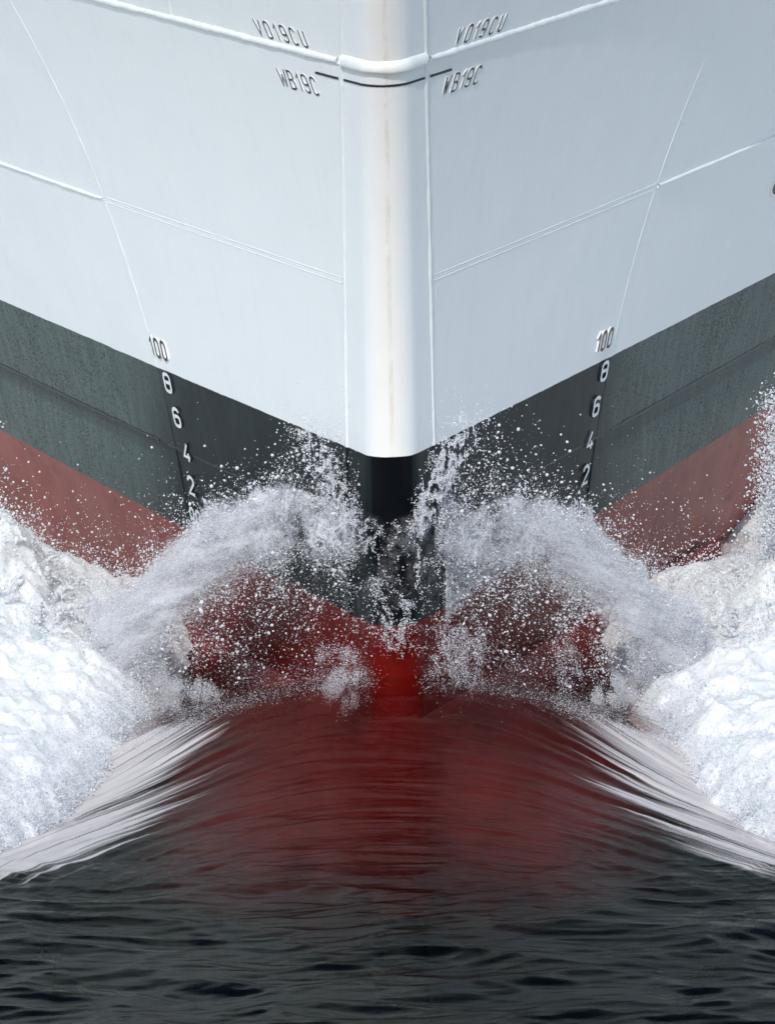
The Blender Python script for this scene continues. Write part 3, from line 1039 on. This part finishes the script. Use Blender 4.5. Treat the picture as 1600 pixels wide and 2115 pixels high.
for sg in (-1, 1):
    s3 = 50.0 + 9 * sg
    P, R = [], []

    # dense arch of spray peeling off the hull
    def d_arch(x, z):
        up, lo = band(x, sg)
        rag = 0.10 * noise(x * 7, z * 3, s3) + 0.05 * noise(x * 19, z * 7, s3 + 1)
        up = up + rag - 0.02
        lo = lo + 0.12 * noise(x * 5, z * 4, s3 + 2)
        core = sstep(-0.03, 0.04, up - z) * sstep(-0.12, 0.06, z - lo)
        # open, clotted texture close to the stem; thick further out
        web = sstep(0.05, 0.45, 0.42 - np.abs(fbm(x * 8, z * 9, s3 + 3, 4)) * 1.5 + 0.55 * sstep(0.16, 0.02, up - z))
        k = sstep(0.5, 1.0, x)
        return core * (k * (0.45 + 0.55 * web) + (1 - k) * web * 0.55)
    x, z = sample(42000, (0.20, 1.75, 0.1, 1.85), d_arch)
    P.append(to_world(x, z, sg, 0.0, 0.10)); R.append(radii(len(x), 0.0008, 0.0030, 2.8))
    x, z = sample(80000, (0.30, 1.80, 0.05, 1.75), lambda x, z: d_arch(x, z) * sstep(0.3, 0.8, x))
    P.append(to_world(x, z, sg, 0.02, 0.14)); R.append(radii(len(x), 0.0006, 0.0014, 2.5))

    # droplets flung above the arch
    def d_up(x, z):
        up, lo = band(x, sg)
        t = np.clip(z - up, 0, None)
        sca = 0.06 + 0.07 * sstep(1.05, 1.35, x) + 0.12 * np.exp(-((x - 0.42) / 0.25) ** 2)
        cl = 0.35 + 0.65 * sstep(-0.2, 0.4, noise(x * 6, z * 6, s3 + 5))
        return np.where(z > up - 0.05, np.exp(-t / sca), 0) * cl
    x, z = sample(7000, (0.22, 1.85, 0.7, 2.4), d_up)
    P.append(to_world(x, z, sg, 0.0, 0.12)); R.append(radii(len(x), 0.0009, 0.006, 2.8))
    x, z = sample(200, (0.3, 1.2, 1.3, 2.1), lambda x, z: d_up(x, z) ** 0.5)
    P.append(to_world(x, z, sg, 0.0, 0.15)); R.append(radii(len(x), 0.003, 0.010, 2.8))

    # drops and shreds falling below the arch, in front of the red plating
    def d_dn(x, z):
        up, lo = band(x, sg)
        t = np.clip(lo - z, 0, None)
        cl = sstep(-0.25, 0.45, fbm(x * 5, z * 5, s3 + 7, 3))
        floor = SEA + 0.42 * np.exp(-(x / 1.38) ** 3.0) - 0.02
        return np.where((z < lo + 0.08) & (z > floor), np.exp(-t / (0.16 + 0.16 * x)), 0) * (0.25 + 0.75 * cl)
    x, z = sample(12000, (0.25, 1.7, 0.05, 1.5), d_dn)
    P.append(to_world(x, z, sg, 0.0, 0.13)); R.append(radii(len(x), 0.0008, 0.0055, 2.7))
    x, z = sample(240, (0.3, 1.7, 0.1, 1.4), lambda x, z: d_dn(x, z) ** 0.6)
    P.append(to_world(x, z, sg, -0.05, 0.15)); R.append(radii(len(x), 0.003, 0.0095, 2.7))
    p, r = ligaments(70, (0.4, 1.6, 0.2, 1.3), d_dn, sg, 0.002, 0.0055, (3, 9)); P.append(p); R.append(r)
    p, r = ligaments(420, (0.22, 1.3, 1.0, 1.9), lambda x, z: np.maximum(d_up(x, z) * 0.6, d_arch(x, z)), sg, 0.0014, 0.0036, (4, 14)); P.append(p); R.append(r)

    # clots of foam on the climbing water
    spots = {-1: [(0.32, 0.66, 0.12, 0.15, 4200), (1.30, 0.33, 0.13, 0.10, 8000), (1.42, 0.45, 0.10, 0.16, 6000), (1.12, 0.40, 0.10, 0.07, 3000)],
             1: [(0.32, 0.78, 0.13, 0.20, 5200), (0.95, 0.62, 0.08, 0.16, 1300), (1.25, 0.36, 0.12, 0.12, 8000), (1.38, 0.50, 0.08, 0.16, 5000)]}[sg]
    for cx, cz, sx_, sz_, n in spots:
        def d_sp(x, z):
            g = np.exp(-((x - cx) / sx_) ** 2 - ((z - cz) / sz_) ** 2)
            return sstep(0.1, 1.1, g + 1.1 * fbm(x * 15 + z * 5, z * 8, s3 + 11 + cx, 5)) * sstep(0.02, 0.35, g)
        x, z = sample(n, (cx - 2.2 * sx_, cx + 2.2 * sx_, cz - 2.2 * sz_, cz + 2.2 * sz_), d_sp)
        P.append(to_world(x, z, sg, -0.10, 0.05)); R.append(radii(len(x), 0.0007, 0.0024, 2.6))
    # fine splashing where the swell runs up against the hull
    def d_cr(x, z):
        c = SEA + 0.42 * np.exp(-(x / 1.38) ** 3.0) + 0.02
        return np.exp(-(np.clip(z - c, 0, None) / 0.09)) * np.exp(-(np.clip(c - z, 0, None) / 0.02)) * (0.35 + 0.65 * sstep(-0.3, 0.5, fbm(x * 2.6, z * 4, s3 + 41, 5))) * sstep(0.05, 0.35, x)
    x, z = sample(9000, (0.05, 1.5, 0.2, 0.95), d_cr, 8)
    P.append(np.stack([sg * x, -0.10 - 0.12 * x + RNG.normal(size=len(x)) * 0.05, z], -1)); R.append(radii(len(x), 0.0005, 0.0022, 2.8))
    drops('spray', P, R, 'arching veil of white spray thrown off the %s side of the stem' % SIDE[sg])

    # glittering film of fine drops running down the side plate beside the stem weld
    def d_film(x, z):
        up, lo = band(x, sg)
        lo_edge = Z_RED - 0.10 + 0.1 * sstep(0.25, 0.5, x)
        f = sstep(-0.25, 0.35, noise(x * 10, z * 34, s3 + 13)) * 0.7 + 0.3
        e = sstep(0.95, 0.5, x + 0.1 * noise(z * 8, x * 4, s3))
        return f * e * sstep(0.0, 0.12, z - lo_edge) * sstep(-0.1, 0.05, lo + 0.05 - z)
    x, z = sample(30000, (0.265, 0.95, 0.7, 1.5), d_film)
    y = hull_y(x, z) - np.abs(RNG.normal(size=len(x))) * 0.03 - 0.004
    Pf, Rf = [np.stack([sg * x, y, z], -1)], [radii(len(x), 0.0010, 0.0022, 2.5)]
    drops('water_film', Pf, Rf, 'glittering film of fine drops on the dark plate just %s of the stem' % SIDE[sg])

    # jet leaping up beside the stem
    j0, j1 = ((0.26, 1.42), (0.52, 2.08)) if sg < 0 else ((0.10, 1.50), (0.40, 2.12))
    def d_jet(x, z):
        t = (z - j0[1]) / (j1[1] - j0[1])
        c = j0[0] + (j1[0] - j0[0]) * t
        w = 0.035 + 0.06 * t
        g = np.exp(-((x - c) / w) ** 2) * sstep(-0.05, 0.1, t) * sstep(1.15, 0.35, t)
        web = sstep(0.0, 0.4, 0.45 - np.abs(fbm(x * 16, z * 10, s3 + 17, 3)) * 1.7)
        return g * web
    x, z = sample(6500 if sg > 0 else 3500, (0.0, 0.75, 1.35, 2.2), d_jet, 8)
    Pj, Rj = [to_world(x, z, sg, 0.02, 0.05)], [radii(len(x), 0.0012, 0.0045, 2.5)]
    p, r = ligaments(70, (0.05, 0.6, 1.4, 2.1), d_jet, sg, 0.0018, 0.0038); Pj.append(p); Rj.append(r)
    drops('spray_jet', Pj, Rj, 'jet of water leaping up the dark band just %s of the stem' % SIDE[sg])

    # spatter along the inner edge and crest of the foam
    n = 26000
    i = RNG.random(n)
    arc_l = np.linspace(0, 1, len(FRONT))
    i = 0.16 + i * 0.62
    fx = np.interp(i, arc_l, FRONT[:, 0]); fy = np.interp(i, arc_l, FRONT[:, 1])
    dd = np.abs(RNG.normal(size=n)) * 0.22 * (0.3 + RNG.random(n)) - 0.02
    xx = fx + dd * 0.9; yy = fy + dd * 0.3
    d, zt = foam_top(xx, yy, sg)
    zz = zt * 0.9 + np.abs(RNG.normal(size=n)) * 0.05 + 0.02
    Pe = [np.stack([sg * xx, yy, zz], -1)]; Re = [radii(n, 0.0012, 0.006, 2.6)]
    n = 9000
    xx = RNG.uniform(1.3, 2.5, n); yy = RNG.uniform(1.0, 3.2, n)
    d, zt = foam_top(xx, yy, sg)
    zz = zt + 0.02 + RNG.exponential(0.10, n) * (0.4 + sstep(-0.1, 0.4, noise(xx * 5, yy * 5, s3 + 21)))
    yy = np.minimum(yy, hull_y(xx, zz) - 0.03)
    Pe.append(np.stack([sg * xx, yy, zz], -1)); Re.append(radii(n, 0.0014, 0.008, 2.6))
    n = 15000
    xx = RNG.uniform(1.2, 2.6, n); yy = RNG.uniform(-2.8, 3.2, n)
    d, zt = foam_top(xx, yy, sg)
    k = (d > 0) & (noise(xx * 4, yy * 4, s3 + 31) > -0.15)
    xx, yy, zt = xx[k], yy[k], zt[k]
    zz = zt + 0.03 + RNG.exponential(0.035, len(xx))
    Pe.append(np.stack([sg * xx, yy - 0.05, zz], -1)); Re.append(radii(len(xx), 0.0008, 0.0035, 2.7))
    # fingers of water standing up along the crest
    for q in range(70):
        xx0 = random.uniform(1.3, 2.45); yy0 = 1.4 + random.random() * 1.6
        _, zz0 = foam_top(np.array([xx0]), np.array([yy0]), sg)
        r0 = random.uniform(0.010, 0.026); m = random.randint(4, 10)
        vx, vz = random.gauss(-0.2, 0.6), random.uniform(0.4, 1.2)
        c = np.array([xx0, yy0, float(zz0[0]) - 0.02]); pp = []; rq = []
        for j in range(m):
            rj = r0 * (1 - 0.75 * j / m) * random.uniform(0.7, 1.2)
            pp.append((sg * c[0], min(c[1], float(hull_y(c[0], c[2])) - 0.05), c[2])); rq.append(rj)
            c = c + np.array([vx, random.gauss(0, 0.3), vz]) * rj * 1.1
            vz -= 0.16; vx += random.gauss(0, 0.15)
        Pe.append(np.array(pp)); Re.append(np.array(rq))
    if sg > 0:
        # plume bursting up at the right edge
        n = 7000
        t = RNG.random(n) ** 1.3
        xx = 2.16 + RNG.normal(size=n) * 0.06 + 0.05 * t; zz = 0.9 + 0.85 * t + RNG.normal(size=n) * 0.05
        Pe.append(np.stack([xx, 2.4 + RNG.normal(size=n) * 0.1, zz], -1)); Re.append(radii(n, 0.0014, 0.008, 2.5))
    drops('foam_spatter', Pe, Re, 'loose spatter flying off the edge of the %s foam' % SIDE[sg])

# lacy water washing round the stem itself
def d_web(x, z):
    top = 1.60 - 0.35 * np.clip(np.abs(x) - 0.12, 0, 1) + 0.05 * noise(x * 9, 3.3, 1.1)
    ridge = sstep(0.62, 0.95, 1 - np.abs(fbm(x * 8, z * 6.5, 71.0, 3)) * 1.5)
    vee = np.exp(-((np.abs(x) - 0.02 - 0.22 * np.clip(z - 0.86, 0, 1)) / 0.035) ** 2) * sstep(0.80, 0.9, z)
    base = np.exp(-(x / 0.09) ** 2 - ((z - 0.92) / 0.07) ** 2)
    crown = np.exp(-((z - top + 0.05) / 0.06) ** 2) * 0.8
    dn = ridge * (0.12 + 0.5 * crown + 0.75 * vee + 0.25 * sstep(1.1, 1.45, z) * sstep(0.05, 0.2, np.abs(x))) + 0.25 * base + 0.015
    return dn * sstep(0.0, 0.05, top - z) * sstep(0.74, 0.86, z)
x, z = sample(4500, (-0.30, 0.30, 0.74, 1.68), d_web, 6)
y = np.minimum(hull_y(x, z) - 0.012, -0.02 + 0.6 * np.abs(x)) - np.abs(RNG.normal(size=len(x))) * 0.04
Pw, Rw = [np.stack([x - 0.02 * z, y, z], -1)], [radii(len(x), 0.0011, 0.0038, 2.6)]
drops('stem_wash', Pw, Rw, 'lacy strands of water washing round the black stem')


# torn sheets of water: curved films standing off the hull, holed and laced by the material
def sheet(name, xf, zf, yf, cov, nu, nv, label):
    U, V = np.meshgrid(np.linspace(0, 1, nu), np.linspace(0, 1, nv))
    x = xf(U, V); z = zf(U, V, x)
    y = np.minimum(yf(U, V, x, z), hull_y(x, z) - 0.012)
    o = mesh_obj(name, np.stack([x - 0.0207 * z, y, z], -1).reshape(-1, 3), grid_faces(nv, nu), M_SHEET)
    o.data.attributes.new('cover', 'FLOAT', 'POINT').data.foreach_set('value', np.clip(cov(U, V), 0, 1).ravel())
    tag(o, label, 'water sheet', kind='stuff')


for sg in (-1, 1):
    q = 5.0 + 30 * (sg + 1)
    for lay in (0, 1):
        def xf(U, V): return sg * (0.22 + 0.88 * U)
        def zf(U, V, x):
            up, lo = band(np.abs(x), sg)
            up = up + 0.05 * noise(x * 6, 1.3, q) + 0.03 * noise(x * 17, 2.3, q)
            return up + (lo - 0.10 - up) * V
        def yf(U, V, x, z):
            return sheet_y(np.abs(x)) + 0.02 + 0.13 * lay - 0.10 * np.sin(math.pi * V) + 0.05 * noise(x * 5, z * 5, q + lay)
        sheet('water_sheet', xf, zf, yf, lambda U, V: sstep(0, 0.06, V) * sstep(1, 0.45, V) * sstep(0, 0.05, U) * sstep(1, 0.7, U) * 1.2, 90, 40,
              '%s torn sheet of water curling off the %s side of the stem' % (('outer', 'inner')[lay], SIDE[sg]))
sheet('water_sheet', lambda U, V: -0.29 + 0.58 * U,
      lambda U, V, x: 0.80 + (1.60 - 0.5 * np.clip(np.abs(x) - 0.10, 0, 1) + 0.04 * noise(x * 9, 3.3, 1.1) - 0.80) * V,
      lambda U, V, x, z: hull_y(x, z) - 0.03 - 0.05 * V + 0.02 * noise(x * 8, z * 8, 2.2),
      lambda U, V: (0.10 + 0.42 * V ** 2) * sstep(1.0, 0.93, V) * sstep(0, 0.1, V) * (0.55 + 0.5 * np.abs(2 * U - 1)), 60, 70,
      'lacy film of water running over the black stem')


# drifting mist of the finest spray: several ragged layers one behind the other, all in one body per side
def mist(sg):
    nu, nv, nl = 120, 36, 5
    Vs, Fs, Cs, Fl = [], [], [], []
    for l in range(nl):
        U, T = np.meshgrid(np.linspace(0, 1, nu), np.linspace(0, 1, nv))
        ax = 0.24 + 1.62 * U
        up, lo = band(ax, sg)
        up = up + 0.07 + 0.05 * noise(ax * 6, l * 1.7, sg * 3.0)
        lo = lo - 0.16
        z = up + (lo - up) * T
        q = l / (nl - 1) - 0.5
        y = sheet_y(ax) + 0.30 * q + 0.10 * (2 * T - 1) ** 2 + 0.05 * noise(ax * 4, z * 4, l * 2.3 + sg)
        y = np.minimum(y, hull_y(ax, z) - 0.02 - 0.01 * l)
        c = sstep(0, 0.22, T) * sstep(1.0, 0.5, T) * sstep(0.03, 0.20, U) * sstep(1.0, 0.9, U)
        c = c * (0.40 + 0.60 * sstep(0.15, 0.5, U)) + 0.12 * sstep(0, 0.4, T) * sstep(1, 0.9, T) * sstep(0, 0.1, U)
        base = sum(len(a) for a in Vs)
        Vs.append(np.stack([sg * ax, y, z], -1).reshape(-1, 3)); Fs.append(grid_faces(nv, nu) + base)
        Cs.append(c.ravel()); Fl.append(np.stack([ax + 0.35 * z, z + 0.5 * ax, np.full(ax.shape, 3.7 * l + 20 * sg)], -1).reshape(-1, 3))
    o = mesh_obj('spray_mist', np.concatenate(Vs), np.concatenate(Fs), M_MIST)
    o.data.attributes.new('cover', 'FLOAT', 'POINT').data.foreach_set('value', np.concatenate(Cs))
    o.data.attributes.new('flow', 'FLOAT_VECTOR', 'POINT').data.foreach_set('vector', np.concatenate(Fl).ravel())
    tag(o, 'pale drifting mist inside the %s arch of spray' % SIDE[sg], 'mist', kind='stuff')


for sg in (-1, 1):
    mist(sg)
